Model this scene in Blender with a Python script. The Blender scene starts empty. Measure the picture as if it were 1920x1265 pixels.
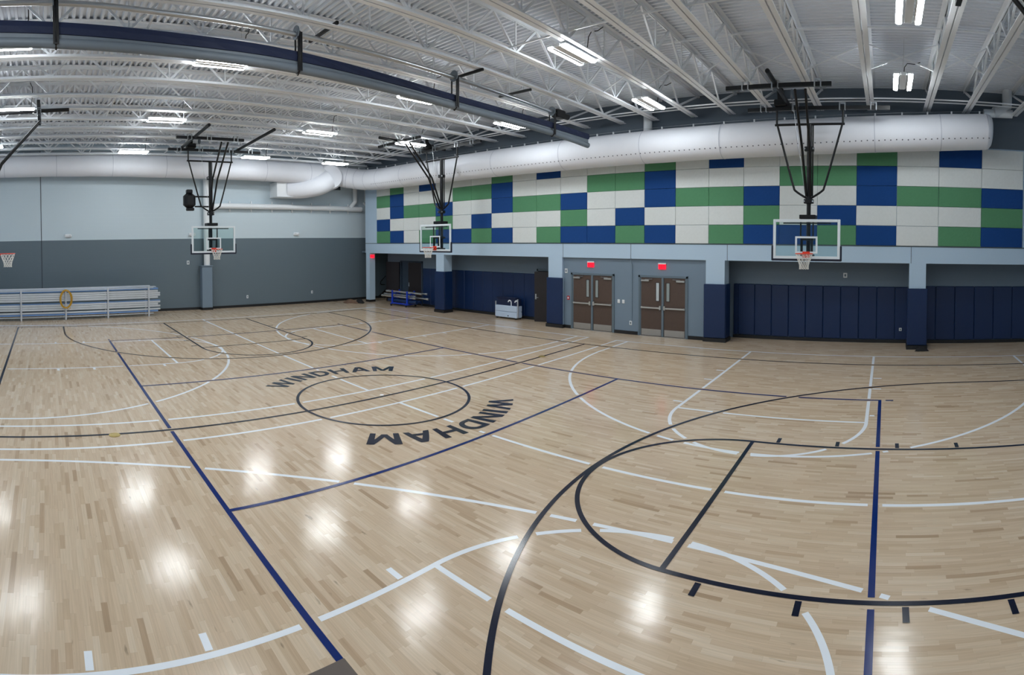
import bpy, math, random
import numpy as np
from mathutils import Matrix, Vector

random.seed(7)
S = bpy.context.scene
COL = S.collection
PI = math.pi

# ------------------------------------------------------------------ materials
def lin(c):
    return tuple((x / 12.92 if x <= .04045 else ((x + .055) / 1.055) ** 2.4) for x in c)

def rgb(r, g, b):
    return lin((r / 255, g / 255, b / 255)) + (1.0,)

def mat(name, col, rough=.5, metal=0.0, var=.05, nscale=6.0, bump=0.0, spec=.5, coat=0.0):
    """principled surface with a faint procedural variation of its own colour"""
    m = bpy.data.materials.new(name)
    m.use_nodes = True
    nt = m.node_tree
    b = nt.nodes['Principled BSDF']
    b.inputs['Roughness'].default_value = rough
    b.inputs['Metallic'].default_value = metal
    b.inputs['Specular IOR Level'].default_value = spec
    b.inputs['Coat Weight'].default_value = coat
    tc = nt.nodes.new('ShaderNodeTexCoord')
    nz = nt.nodes.new('ShaderNodeTexNoise')
    nz.inputs['Scale'].default_value = nscale
    nz.inputs['Detail'].default_value = 4
    nt.links.new(tc.outputs['Object'], nz.inputs['Vector'])
    mx = nt.nodes.new('ShaderNodeMix')
    mx.data_type = 'RGBA'
    mx.inputs[6].default_value = tuple(max(0, c * (1 - var)) for c in col[:3]) + (1,)
    mx.inputs[7].default_value = tuple(min(1, c * (1 + var)) for c in col[:3]) + (1,)
    nt.links.new(nz.outputs['Fac'], mx.inputs[0])
    nt.links.new(mx.outputs[2], b.inputs['Base Color'])
    if bump:
        bp = nt.nodes.new('ShaderNodeBump')
        bp.inputs['Strength'].default_value = bump
        bp.inputs['Distance'].default_value = .01
        nt.links.new(nz.outputs['Fac'], bp.inputs['Height'])
        nt.links.new(bp.outputs['Normal'], b.inputs['Normal'])
    return m

def emat(name, col, strength):
    m = bpy.data.materials.new(name)
    m.use_nodes = True
    nt = m.node_tree
    nt.nodes.clear()
    e = nt.nodes.new('ShaderNodeEmission')
    e.inputs['Color'].default_value = col
    e.inputs['Strength'].default_value = strength
    o = nt.nodes.new('ShaderNodeOutputMaterial')
    nt.links.new(e.outputs[0], o.inputs[0])
    return m

def N(nt, t, **k):
    n = nt.nodes.new(t)
    for a, v in k.items():
        setattr(n, a, v)
    return n

def M_(nt, op, a, b=None, c=None):
    n = nt.nodes.new('ShaderNodeMath')
    n.operation = op
    for i, v in enumerate((a, b, c)):
        if v is None:
            continue
        if isinstance(v, (int, float)):
            n.inputs[i].default_value = v
        else:
            nt.links.new(v, n.inputs[i])
    return n.outputs[0]

def wood_floor():
    m = bpy.data.materials.new('maple_strip_floor')
    m.use_nodes = True
    nt = m.node_tree
    b = nt.nodes['Principled BSDF']
    g = N(nt, 'ShaderNodeNewGeometry')
    sp = N(nt, 'ShaderNodeSeparateXYZ')
    nt.links.new(g.outputs['Position'], sp.inputs[0])
    x, y = sp.outputs[0], sp.outputs[1]
    yr = M_(nt, 'DIVIDE', y, .0572)
    row = M_(nt, 'FLOOR', yr)
    w1 = N(nt, 'ShaderNodeTexWhiteNoise', noise_dimensions='1D')
    nt.links.new(row, w1.inputs['W'])
    w1b = N(nt, 'ShaderNodeTexWhiteNoise', noise_dimensions='1D')
    nt.links.new(M_(nt, 'ADD', row, 311.7), w1b.inputs['W'])
    ln = M_(nt, 'MULTIPLY_ADD', w1b.outputs['Value'], .45, .24)
    xs = M_(nt, 'DIVIDE', M_(nt, 'MULTIPLY_ADD', w1.outputs['Value'], 9.0, x), ln)
    cl = M_(nt, 'FLOOR', xs)
    cv = N(nt, 'ShaderNodeCombineXYZ')
    nt.links.new(row, cv.inputs[0])
    nt.links.new(cl, cv.inputs[1])
    w2 = N(nt, 'ShaderNodeTexWhiteNoise', noise_dimensions='2D')
    nt.links.new(cv.outputs[0], w2.inputs['Vector'])
    ramp = N(nt, 'ShaderNodeValToRGB')
    el = ramp.color_ramp.elements
    WOOD = [(0, (174, 149, 122)), (.02, (186, 161, 134)), (.08, (197, 174, 147)), (.35, (203, 180, 154)),
            (.65, (206, 184, 158)), (.92, (211, 191, 166)), (1, (216, 198, 175))]
    el[0].position, el[0].color = 0, rgb(*WOOD[0][1])
    el[1].position, el[1].color = 1, rgb(*WOOD[-1][1])
    for p, c in WOOD[1:-1]:
        e = el.new(p)
        e.color = rgb(*c)
    nt.links.new(w2.outputs['Value'], ramp.inputs[0])
    # grain, stretched along the strip
    gv = N(nt, 'ShaderNodeCombineXYZ')
    nt.links.new(M_(nt, 'MULTIPLY_ADD', w2.outputs['Value'], 37.0, M_(nt, 'MULTIPLY', x, 2.2)), gv.inputs[0])
    nt.links.new(M_(nt, 'MULTIPLY', y, 55.0), gv.inputs[1])
    nz = N(nt, 'ShaderNodeTexNoise')
    nz.inputs['Scale'].default_value = 1.0
    nz.inputs['Detail'].default_value = 5
    nt.links.new(gv.outputs[0], nz.inputs['Vector'])
    gr = N(nt, 'ShaderNodeMapRange')
    gr.inputs[1].default_value, gr.inputs[2].default_value = .3, .7
    gr.inputs[3].default_value, gr.inputs[4].default_value = .90, 1.06
    nt.links.new(nz.outputs['Fac'], gr.inputs[0])
    # knots and mineral streaks
    kv = N(nt, 'ShaderNodeCombineXYZ')
    nt.links.new(M_(nt, 'MULTIPLY', x, 3.2), kv.inputs[0])
    nt.links.new(M_(nt, 'MULTIPLY', y, 14.0), kv.inputs[1])
    kn = N(nt, 'ShaderNodeTexNoise')
    kn.inputs['Scale'].default_value = 1.0
    kn.inputs['Detail'].default_value = 3
    nt.links.new(kv.outputs[0], kn.inputs['Vector'])
    kr = N(nt, 'ShaderNodeMapRange')
    kr.inputs[1].default_value, kr.inputs[2].default_value = .24, .31
    kr.inputs[3].default_value, kr.inputs[4].default_value = .62, 1.0
    nt.links.new(kn.outputs['Fac'], kr.inputs[0])
    # fine joint between the strips
    fy = M_(nt, 'FRACT', yr)
    seam = M_(nt, 'GREATER_THAN', fy, .965)
    fx = M_(nt, 'FRACT', xs)
    seam2 = M_(nt, 'GREATER_THAN', fx, .994)
    sm = M_(nt, 'MULTIPLY_ADD', M_(nt, 'MAXIMUM', seam, seam2), -.10, 1.0)
    k = M_(nt, 'MULTIPLY', M_(nt, 'MULTIPLY', gr.outputs[0], kr.outputs[0]), sm)
    mx = N(nt, 'ShaderNodeVectorMath', operation='SCALE')
    nt.links.new(ramp.outputs[0], mx.inputs[0])
    nt.links.new(k, mx.inputs['Scale'])
    nt.links.new(mx.outputs[0], b.inputs['Base Color'])
    # varnish: every strip lies at a very slightly different tilt
    w3 = N(nt, 'ShaderNodeTexWhiteNoise', noise_dimensions='2D')
    ad = N(nt, 'ShaderNodeVectorMath', operation='ADD')
    ad.inputs[1].default_value = (19.3, 7.7, 0)
    nt.links.new(cv.outputs[0], ad.inputs[0])
    nt.links.new(ad.outputs[0], w3.inputs['Vector'])
    s1 = N(nt, 'ShaderNodeVectorMath', operation='SUBTRACT')
    s1.inputs[1].default_value = (.5, .5, .5)
    nt.links.new(w3.outputs['Color'], s1.inputs[0])
    s2 = N(nt, 'ShaderNodeVectorMath', operation='MULTIPLY')
    s2.inputs[1].default_value = (.010, .010, 0)
    nt.links.new(s1.outputs[0], s2.inputs[0])
    s3 = N(nt, 'ShaderNodeVectorMath', operation='ADD')
    nt.links.new(s2.outputs[0], s3.inputs[0])
    nt.links.new(g.outputs['Normal'], s3.inputs[1])
    s4 = N(nt, 'ShaderNodeVectorMath', operation='NORMALIZE')
    nt.links.new(s3.outputs[0], s4.inputs[0])
    nt.links.new(s4.outputs[0], b.inputs['Normal'])
    b.inputs['Roughness'].default_value = .15
    b.inputs['Specular IOR Level'].default_value = .32
    return m

def block_wall(name, lower, upper, split, depth=.004):
    """painted concrete block: two paint colours meeting at a height, faint coursing"""
    m = bpy.data.materials.new(name)
    m.use_nodes = True
    nt = m.node_tree
    b = nt.nodes['Principled BSDF']
    g = N(nt, 'ShaderNodeNewGeometry')
    sp = N(nt, 'ShaderNodeSeparateXYZ')
    nt.links.new(g.outputs['Position'], sp.inputs[0])
    f = M_(nt, 'GREATER_THAN', sp.outputs[2], split)
    mx = N(nt, 'ShaderNodeMix', data_type='RGBA')
    mx.inputs[6].default_value = lower
    mx.inputs[7].default_value = upper
    nt.links.new(f, mx.inputs[0])
    nt.links.new(mx.outputs[2], b.inputs['Base Color'])
    cv = N(nt, 'ShaderNodeCombineXYZ')
    nt.links.new(M_(nt, 'ADD', sp.outputs[0], sp.outputs[1]), cv.inputs[0])
    nt.links.new(sp.outputs[2], cv.inputs[1])
    br = N(nt, 'ShaderNodeTexBrick')
    br.inputs['Scale'].default_value = 1.0
    br.inputs['Brick Width'].default_value = .40
    br.inputs['Row Height'].default_value = .20
    br.inputs['Mortar Size'].default_value = .006
    br.inputs['Mortar Smooth'].default_value = .6
    nt.links.new(cv.outputs[0], br.inputs['Vector'])
    nz = N(nt, 'ShaderNodeTexNoise')
    nz.inputs['Scale'].default_value = 30
    nt.links.new(g.outputs['Position'], nz.inputs['Vector'])
    h = M_(nt, 'MULTIPLY_ADD', nz.outputs['Fac'], .25, M_(nt, 'MULTIPLY', br.outputs['Fac'], -1.0))
    bp = N(nt, 'ShaderNodeBump')
    bp.inputs['Strength'].default_value = .5
    bp.inputs['Distance'].default_value = depth
    nt.links.new(h, bp.inputs['Height'])
    nt.links.new(bp.outputs['Normal'], b.inputs['Normal'])
    b.inputs['Roughness'].default_value = .55
    return m

def glass_mat():
    m = bpy.data.materials.new('backboard_glass')
    m.use_nodes = True
    nt = m.node_tree
    nt.nodes.clear()
    t = N(nt, 'ShaderNodeBsdfTransparent')
    t.inputs[0].default_value = (.86, .93, .92, 1)
    gl = N(nt, 'ShaderNodeBsdfGlossy')
    gl.inputs['Roughness'].default_value = .03
    gl.inputs['Color'].default_value = (.9, .95, 1, 1)
    fr = N(nt, 'ShaderNodeFresnel')
    fr.inputs['IOR'].default_value = 1.45
    mx = N(nt, 'ShaderNodeMixShader')
    o = N(nt, 'ShaderNodeOutputMaterial')
    gm = N(nt, 'ShaderNodeNewGeometry')
    nt.links.new(M_(nt, 'MULTIPLY', fr.outputs[0], M_(nt, 'SUBTRACT', 1.0, gm.outputs['Backfacing'])), mx.inputs[0])
    nt.links.new(t.outputs[0], mx.inputs[1])
    nt.links.new(gl.outputs[0], mx.inputs[2])
    nt.links.new(mx.outputs[0], o.inputs[0])
    return m

WOODM = wood_floor()
C_UP = rgb(198, 213, 222)
C_DK = rgb(97, 112, 122)
MW = dict(
    wall_b=block_wall('two_tone_block_wall', C_DK, C_UP, 3.53),
    wall_plain=mat('pale_grey_paint', rgb(182, 205, 226), .5, var=.02, bump=.05, nscale=20),
    wall_upper=mat('dimmed_grey_paint', rgb(92, 104, 116), .6, var=.03, bump=.1, nscale=25),
    wall_mid=mat('mid_grey_paint', rgb(116, 134, 151), .5, var=.02, bump=.05, nscale=20),
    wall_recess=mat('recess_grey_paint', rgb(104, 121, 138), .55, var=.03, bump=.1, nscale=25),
    deck=mat('white_painted_deck', rgb(222, 228, 237), .6, var=.03, nscale=1.5),
    steel=mat('white_painted_steel', rgb(232, 236, 241), .45, var=.03, nscale=3),
    navy_pad=mat('navy_vinyl_pad', rgb(8, 38, 80), .42, var=.06, nscale=5, bump=.08),
    black_base=mat('black_rubber_base', rgb(22, 23, 26), .5),
    black_steel=mat('black_powdercoated_steel', rgb(9, 11, 15), .45, var=.08, spec=.35),
    chrome=mat('zinc_plated_steel', rgb(190, 194, 198), .28, 1.0),
    alu=mat('mill_aluminium', rgb(214, 219, 226), .38, .45, var=.08, nscale=4),
    alu_blue=mat('blue_plank_metal', rgb(112, 150, 204), .38, .2, var=.08),
    white_pl=mat('white_plastic', rgb(232, 236, 240), .4, var=.02),
    white_ln=mat('white_line_enamel', rgb(236, 241, 247), .16, spec=.3, var=.02),
    navy_ln=mat('navy_line_enamel', rgb(20, 26, 46), .16, spec=.3, var=.03),
    blue_ln=mat('blue_line_enamel', rgb(0, 36, 104), .16, spec=.3, var=.03),
    duct=mat('white_fabric_duct', rgb(232, 235, 243), .75, var=.03, nscale=2.5, bump=.3),
    seam=mat('grey_seam_tape', rgb(196, 200, 212), .7),
    dot=mat('dark_perforation', rgb(96, 100, 112), .8),
    rim=mat('orange_rim_enamel', rgb(226, 62, 34), .35),
    net=mat('white_nylon_net', rgb(235, 235, 232), .8),
    frame_w=mat('white_backboard_frame', rgb(226, 234, 240), .35),
    navy_trim=mat('navy_edge_padding', rgb(10, 22, 46), .5),
    door=mat('dark_walnut_veneer', rgb(82, 66, 58), .42, var=.14, nscale=9),
    door_dk=mat('dark_brown_door', rgb(34, 28, 30), .4, var=.08),
    frame_g=mat('slate_door_frame', rgb(98, 114, 126), .45, var=.03),
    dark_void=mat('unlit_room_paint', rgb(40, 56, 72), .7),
    alu_bar=mat('satin_aluminium', rgb(206, 206, 202), .3, .9),
    kick=mat('brushed_steel_plate', rgb(186, 184, 180), .3, .9, var=.08, nscale=3),
    vglass=mat('door_glass', rgb(150, 160, 160), .08, 0, spec=.9),
    vglass2=mat('door_glass_bright', rgb(196, 206, 210), .08, 0, spec=.9),
    red=mat('red_plastic', rgb(190, 30, 36), .4),
    exit_e=emat('exit_sign_glow', rgb(255, 24, 44), 2.2),
    exit_t=mat('exit_sign_letter', rgb(120, 0, 12), .5),
    blue_cart=mat('royal_blue_steel', rgb(22, 62, 190), .35, var=.06),
    silver=mat('polished_silver_pole', rgb(214, 216, 216), .22, .9),
    pale_blue=mat('pale_blue_vinyl', rgb(196, 214, 238), .42, var=.03),
    banner=mat('navy_banner_vinyl', rgb(16, 30, 66), .45),
    hose=mat('yellow_air_hose', rgb(204, 158, 44), .5),
    brown=mat('brown_cloth', rgb(112, 88, 72), .9, var=.2, nscale=14, bump=.5),
    black_cl=mat('black_cloth', rgb(24, 24, 27), .85, var=.2, nscale=14, bump=.5),
    mat_br=mat('taupe_rubber_mat', rgb(94, 84, 78), .7, var=.12, nscale=9, bump=.2),
    curtain=mat('navy_mesh_curtain', rgb(12, 28, 62), .7, var=.12, nscale=7, bump=.4),
    tube_g=mat('grey_vinyl_roll', rgb(104, 114, 124), .5, var=.06, nscale=5, bump=.2),
    brass=mat('brass_cover', rgb(196, 172, 104), .3, .8),
    p_white=mat('oatmeal_acoustic_panel', rgb(219, 224, 224), .92, var=.05, nscale=14, bump=.4),
    p_green=mat('green_acoustic_panel', rgb(84, 140, 102), .92, var=.07, nscale=14, bump=.4),
    p_blue=mat('blue_acoustic_panel', rgb(0, 62, 128), .92, var=.06, nscale=14, bump=.4),
    joint=mat('dark_sealant', rgb(60, 66, 76), .8),
    label=mat('white_sticker', rgb(225, 228, 228), .5),
    lens=emat('lit_lamp_lens', (.93, .98, 1.0, 1), 74.0),
    lens_edge=emat('lit_lamp_lens_edge', (.93, .98, 1.0, 1), 70.0),
    glass=glass_mat(),
)

# ------------------------------------------------------------------ mesh helpers
class MB:
    def __init__(s):
        s.v, s.f, s.sm = [], [], []

    def add(s, vs, fs, smooth=False):
        n = len(s.v)
        s.v += [tuple(p) for p in vs]
        s.f += [tuple(n + i for i in f) for f in fs]
        s.sm += [smooth] * len(fs)
        return s

    def box(s, x0, x1, y0, y1, z0, z1):
        vs = [(x, y, z) for x in (x0, x1) for y in (y0, y1) for z in (z0, z1)]
        return s.add(vs, [(0, 1, 3, 2), (4, 6, 7, 5), (0, 4, 5, 1), (2, 3, 7, 6), (0, 2, 6, 4), (1, 5, 7, 3)])

    def rbox(s, x0, x1, y0, y1, z0, z1, c=.01):
        """box with chamfered edges"""
        c = min(c, (x1 - x0) * .45, (y1 - y0) * .45, (z1 - z0) * .45)
        lay = []
        for z, k in ((z0, c), (z0 + c, 0), (z1 - c, 0), (z1, c)):
            a0, a1, b0, b1 = x0 + k, x1 - k, y0 + k, y1 - k
            lay.append([(a0 + c, b0, z), (a1 - c, b0, z), (a1, b0 + c, z), (a1, b1 - c, z),
                        (a1 - c, b1, z), (a0 + c, b1, z), (a0, b1 - c, z), (a0, b0 + c, z)])
        vs = [p for l in lay for p in l]
        fs = [tuple(reversed(range(8))), tuple(24 + i for i in range(8))]
        for k in range(3):
            for i in range(8):
                j = (i + 1) % 8
                fs.append((k * 8 + i, k * 8 + j, k * 8 + 8 + j, k * 8 + 8 + i))
        return s.add(vs, fs)

    def tube(s, pts, r, n=10, caps=True, smooth=True, closed=False):
        P = [Vector(p) for p in pts]
        m = len(P)
        rs = r if isinstance(r, (list, tuple)) else [r] * m
        up = None
        rings = []
        for i in range(m):
            if closed:
                t = P[(i + 1) % m] - P[i - 1]
            else:
                t = P[min(i + 1, m - 1)] - P[max(i - 1, 0)]
            t.normalize()
            if up is None:
                a = Vector((0, 0, 1)) if abs(t.z) < .9 else Vector((1, 0, 0))
                up = (a - t * a.dot(t)).normalized()
            else:
                up = up - t * up.dot(t)
                if up.length < 1e-5:
                    a = Vector((0, 0, 1)) if abs(t.z) < .9 else Vector((1, 0, 0))
                    up = a - t * a.dot(t)
                up.normalize()
            bn = t.cross(up)
            rings.append([P[i] + (up * math.cos(2 * PI * k / n) + bn * math.sin(2 * PI * k / n)) * rs[i] for k in range(n)])
        vs = [p for q in rings for p in q]
        fs = []
        for i in range(m if closed else m - 1):
            for k in range(n):
                a, b = i * n + k, i * n + (k + 1) % n
                c, d = ((i + 1) % m) * n + (k + 1) % n, ((i + 1) % m) * n + k
                fs.append((a, b, c, d))
        s.add(vs, fs, smooth)
        if caps and not closed:
            s.add(rings[0], [tuple(reversed(range(n)))])
            s.add(rings[-1], [tuple(range(n))])
        return s

    def bar(s, p, q, w, h):
        """square bar between two points"""
        p, q = Vector(p), Vector(q)
        t = (q - p).normalized()
        a = Vector((0, 0, 1)) if abs(t.z) < .95 else Vector((0, 1, 0))
        u = t.cross(a).normalized() * (w / 2)
        v = u.normalized().cross(t).normalized() * (h / 2)
        vs = [p - u - v, p + u - v, p + u + v, p - u + v, q - u - v, q + u - v, q + u + v, q - u + v]
        return s.add(vs, [(0, 1, 2, 3), (7, 6, 5, 4), (0, 4, 5, 1), (1, 5, 6, 2), (2, 6, 7, 3), (3, 7, 4, 0)])

    def prism(s, poly, axis, a, b):
        """extrude a 2D polygon along an axis (0,1,2) from a to b"""
        n = len(poly)
        def put(p, t):
            q = list(p)
            q.insert(axis, t)
            return q
        vs = [put(p, a) for p in poly] + [put(p, b) for p in poly]
        fs = [tuple(range(n)), tuple(reversed(range(n, 2 * n)))]
        fs += [(i, (i + 1) % n + n if False else i + n, (i + 1) % n + n, (i + 1) % n) for i in range(n)]
        return s.add(vs, fs)

    def build(s, name, m, parent=None, loc=None):
        me = bpy.data.meshes.new(name)
        me.from_pydata(s.v, [], s.f)
        me.polygons.foreach_set('use_smooth', s.sm)
        me.materials.append(m)
        me.validate()
        me.update()
        o = bpy.data.objects.new(name, me)
        COL.objects.link(o)
        if parent:
            o.parent = parent
        if loc is not None:
            o.location = loc
        return o

def tag(o, label=None, cat=None, group=None, kind=None):
    for k, v in (('label', label), ('category', cat), ('group', group), ('kind', kind)):
        if v:
            o[k] = v
    return o

def empty(name, loc=(0, 0, 0), rz=0.0, label=None, cat=None, group=None, kind=None):
    o = bpy.data.objects.new(name, None)
    o.empty_display_size = .2
    COL.objects.link(o)
    o.location = loc
    o.rotation_euler = (0, 0, rz)
    return tag(o, label, cat, group, kind)

KIDS = {}
def copy_tree(o, parent=None):
    c = o.copy()
    COL.objects.link(c)
    if parent:
        c.parent = parent
    for ch in o.children:
        copy_tree(ch, c)
    return c

def struct(o):
    o['kind'] = 'structure'
    return o

ORD = ['first', 'second', 'third', 'fourth', 'fifth', 'sixth', 'seventh', 'eighth', 'ninth', 'tenth', 'eleventh',
       'twelfth', 'thirteenth', 'fourteenth', 'fifteenth', 'sixteenth', 'seventeenth', 'eighteenth', 'nineteenth',
       'twentieth', 'twenty-first', 'twenty-second', 'twenty-third', 'twenty-fourth']

# ------------------------------------------------------------------ room shell
ZD = 8.10                       # underside of the roof deck
XW, XE, YS, YN = -16.5, 15.8, -11.05, 13.2
FACE, DOORY, REC = 10.05, 10.15, 11.10

floor = struct(MB().add([(XW - .3, YS - .3, 0), (XE + .3, YS - .3, 0), (XE + .3, YN + .3, 0), (XW - .3, YN + .3, 0),
                         (XW - .3, YS - .3, -.2), (XE + .3, YS - .3, -.2), (XE + .3, YN + .3, -.2), (XW - .3, YN + .3, -.2)],
                        [(0, 1, 2, 3), (7, 6, 5, 4), (0, 4, 5, 1), (1, 5, 6, 2), (2, 6, 7, 3), (3, 7, 4, 0)]).build('floor', WOODM))

# roof deck: real corrugation, flutes along X
mb = MB()
prof = []
p = .1524
y = YS - .1
while y < YN:
    prof += [(y, ZD), (y + .055, ZD), (y + .072, ZD + .065), (y + .135, ZD + .065)]
    y += p
n = len(prof)
vs = [(XW - .2, a, b) for a, b in prof] + [(XE + .2, a, b) for a, b in prof]
mb.add(vs, [(i, i + 1, n + i + 1, n + i) for i in range(n - 1)])
mb.box(XW - .2, XE + .2, YS - .2, YN + .2, ZD + .12, ZD + .3)
struct(mb.build('ceiling', MW['deck']))

# west wall (two-tone block), with a pilaster box and a movement joint
ww = struct(MB().box(XW - .25, XW, YS, YN, 0, ZD + .12).build('wall_west', MW['wall_b']))
MB().box(XW, XW + .012, -6.83, -6.80, 0, ZD - .3).build('movement_joint', MW['joint'], ww)
pil = MB().rbox(XW, -16.12, .95, 1.48, .0, 2.15, .012).build('pilaster_casing', MW['wall_mid'], ww)
MB().rbox(XW, -16.08, .91, 1.52, 2.15, 2.19, .01).build('casing_cap', MW['wall_mid'], ww)
struct(MB().box(XW - .25, XE + .25, YS - .25, YS, 0, ZD + .12).build('wall_south', MW['wall_plain']))
struct(MB().box(XE, XE + .25, YS, YN, 0, ZD + .12).build('wall_east', MW['wall_plain']))

# north wall: upper band on columns, recesses behind
Z_BEAM = 2.68
wn = struct(MB().box(-15.4, XE, FACE, FACE + .5, Z_BEAM, 6.34).build('wall_north', MW['wall_plain']))
MB().box(-15.4, XE, FACE + .02, FACE + .5, 6.34, ZD + .12).build('upper_band', MW['wall_upper'], wn)  # dimness above the downlights is put into this darker grey
MB().box(-15.4, XE, FACE - .004, FACE, 3.19, 3.225).build('shadow_bead', MW['frame_g'], wn)
for x in (-2.42, 3.98, 9.86, .46):
    MB().box(x, x + .014, FACE - .004, FACE, Z_BEAM, 3.19).build('movement_joint', MW['joint'], wn)
# columns of the arcade
COLS = [(9.82, 10.34), (3.25, 3.90), (-3.10, -2.45), (-9.56, -9.02)]
for a, b in COLS:
    MB().box(a, b, FACE, FACE + .5, 0, Z_BEAM).build('column', MW['wall_plain'], wn)
MB().box(-15.36, -15.02, FACE, 10.42, 0, Z_BEAM).build('corner_pier', MW['wall_plain'], wn)
# door wall between the second and third columns
MB().box(-2.45, 3.25, DOORY, FACE + .5, 0, Z_BEAM).build('door_wall', MW['wall_mid'], wn)
# recess back wall, soffit and ends
rw = MB()
rw.box(3.3, XE, REC, REC + .2, 0, 3.0)
rw.box(-11.75, -4.45, REC, REC + .2, 0, 3.0)
rw.box(-3.30, -2.45, REC, REC + .2, 0, 3.0)
rw.box(-4.45, -3.30, REC, REC + .2, 2.12, 3.0)
rw.box(-14.75, -11.75, REC, REC + .2, 2.28, 3.0)
rw.box(-14.75, -13.55, REC, REC + .2, 0, 2.28)
rw.build('recess_wall', MW['wall_recess'], wn)
for q in (-2.47, 3.28):
    MB().box(q, q + .02, FACE + .5, REC, 0, Z_BEAM).build('recess_return', MW['wall_recess'], wn)
MB().box(XW, XE, FACE + .5, YN, Z_BEAM, Z_BEAM + .1).build('recess_soffit', MW['wall_recess'], wn)
MB().box(XW - .1, XE, YN, YN + .2, 0, 3.0).build('stair_hall_wall', MW['wall_recess'], wn)
MB().box(-14.75, -14.6, REC + .2, YN, 0, 2.7).build('stair_hall_wall', MW['wall_recess'], wn)
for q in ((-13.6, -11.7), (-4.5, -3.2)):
    MB().box(q[0], q[1], 11.9, 12.0, 0, 2.4).build('back_room_wall', MW['dark_void'], wn)  # the unlit interior is put into this dark slate colour

# black baseboards
def base(name, *boxes):
    m = MB()
    for b in boxes:
        m.box(*b)
    return struct(m.build(name, MW['black_base']))
base('baseboard_west', (XW, XW + .02, YS, .93, 0, .12), (XW, XW + .02, 1.5, 12.9, 0, .12), (-16.12, -16.10, .93, 1.5, 0, .12),
     (XW, -16.10, .93, .95, 0, .12), (XW, -16.10, 1.48, 1.5, 0, .12))
base('baseboard_north', (-2.44, -2.11, DOORY - .02, DOORY, 0, .12), (-.22, .70, DOORY - .02, DOORY, 0, .12),
     (2.60, 3.24, DOORY - .02, DOORY, 0, .12), (3.9, XE, REC - .03, REC, 0, .10), (-11.75, -4.5, REC - .03, REC, 0, .10),
     (-15.38, -15.0, FACE - .02, FACE, 0, .12), (-15.02, -15.0, FACE, 10.42, 0, .12))

# ------------------------------------------------------------------ court lines
L2L, L2R, W2, XF = 12.51, 13.15, 7.78, 6.97
BKL, BKR = 10.91, 11.06        # basket positions of the long court
XA, YB, XSL, RK, R3 = 6.94, 8.88, .553, 1.83, 5.96
YF = YB - 5.79
prims = []          # (colour, kind, data, width)
LW = {'w': .066, 'n': .062, 'b': .066}
def seg(c, x0, y0, x1, y1, w=None):
    w = w or LW[c]
    prims.append((c, 's', (x0, y0, x1, y1), w))
def arc(c, cx, cy, r, a0, a1, w=None):
    w = w or LW[c]
    prims.append((c, 'a', (cx, cy, r, math.radians(a0), math.radians(a1)), w))
# navy main court
seg('n', -L2L, -W2, L2R, -W2); seg('n', -L2L, W2, L2R, W2)
seg('n', -L2L, -W2, -L2L, W2); seg('n', L2R, -W2, L2R, W2)
seg('n', 0, -W2, 0, W2)
arc('n', 0, 0, 1.805, 0, 360)
for s, L, BK in ((-1, L2L, BKL), (1, L2R, BKR)):
    for t in (-1, 1):
        seg('n', s * L, t * RK, s * XF, t * RK)
        seg('n', s * L, t * R3, s * BK, t * R3)
        for k in range(4):
            x = XF + .41 + .965 * k
            if s < 0:
                x = XF + .36 + .965 * k
            seg('n', s * x, t * (RK + .05), s * x, t * (RK + .25))
    seg('n', s * XF, -RK, s * XF, RK)
    a = 90 if s > 0 else -90
    arc('n', s * XF, 0, RK, a, a + 180)
    arc('n', s * BK, 0, R3, a, a + 180)
# blue volleyball court
for t in (-1, 1):
    seg('b', -9, t * 4.5, 9, t * 4.5)
    for x in (-9, 9, -3, 3):
        if t == 1:
            seg('b', x, -4.5, x, 4.5)
    for s in (-1, 1):
        seg('b', s * 9.12, t * 4.5, s * 9.28, t * 4.5)
# white cross courts
for s in (-1, 1):
    xo = 13.8 if s > 0 else 13.0
    seg('w', s * XSL, -YB, s * XSL, YB); seg('w', s * xo, -YB, s * xo, YB)
    seg('w', s * XSL, 0, s * xo, 0)
    for t in (-1, 1):
        seg('w', s * XSL, t * YB, s * xo, t * YB)
        for q in (-1, 1):
            x = s * XA + q * RK
            seg('w', x, t * YB, x, t * YF)
            seg('w', s * XA + q * R3, t * YB, s * XA + q * R3, t * (YB - 1.6))
            for k in range(4):
                y = YF + .40 + .95 * k
                seg('w', x + q * .05, t * y, x + q * .25, t * y)
        seg('w', s * XA - RK, t * YF, s * XA + RK, t * YF)
        a = 180 if t > 0 else 0
        arc('w', s * XA, t * YF, RK, a, a + 180)
        arc('w', s * XA, t * (YB - 1.6), R3, a, a + 180)
PRI = {'n': 3, 'b': 2, 'w': 1}
def dist(P, pr):
    _, k, d, w = pr
    if k == 's':
        a = np.array(d[:2]); e = np.array(d[2:]) - a
        t = np.clip(((P - a) @ e) / (e @ e), 0, 1)
        return np.hypot(*(P - a - t[:, None] * e).T)
    cx, cy, r, a0, a1 = d
    q = P - np.array([cx, cy])
    an = (np.arctan2(q[:, 1], q[:, 0]) - a0) % (2 * PI)
    D = np.abs(np.hypot(q[:, 0], q[:, 1]) - r)
    e0 = np.hypot(*(q - r * np.array([math.cos(a0), math.sin(a0)])).T)
    e1 = np.hypot(*(q - r * np.array([math.cos(a1), math.sin(a1)])).T)
    return np.where(an <= (a1 - a0) + 1e-6, D, np.minimum(e0, e1))
ZL = {'w': .0006, 'b': .0022, 'n': .0036}
lines = {'w': MB(), 'b': MB(), 'n': MB()}
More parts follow.
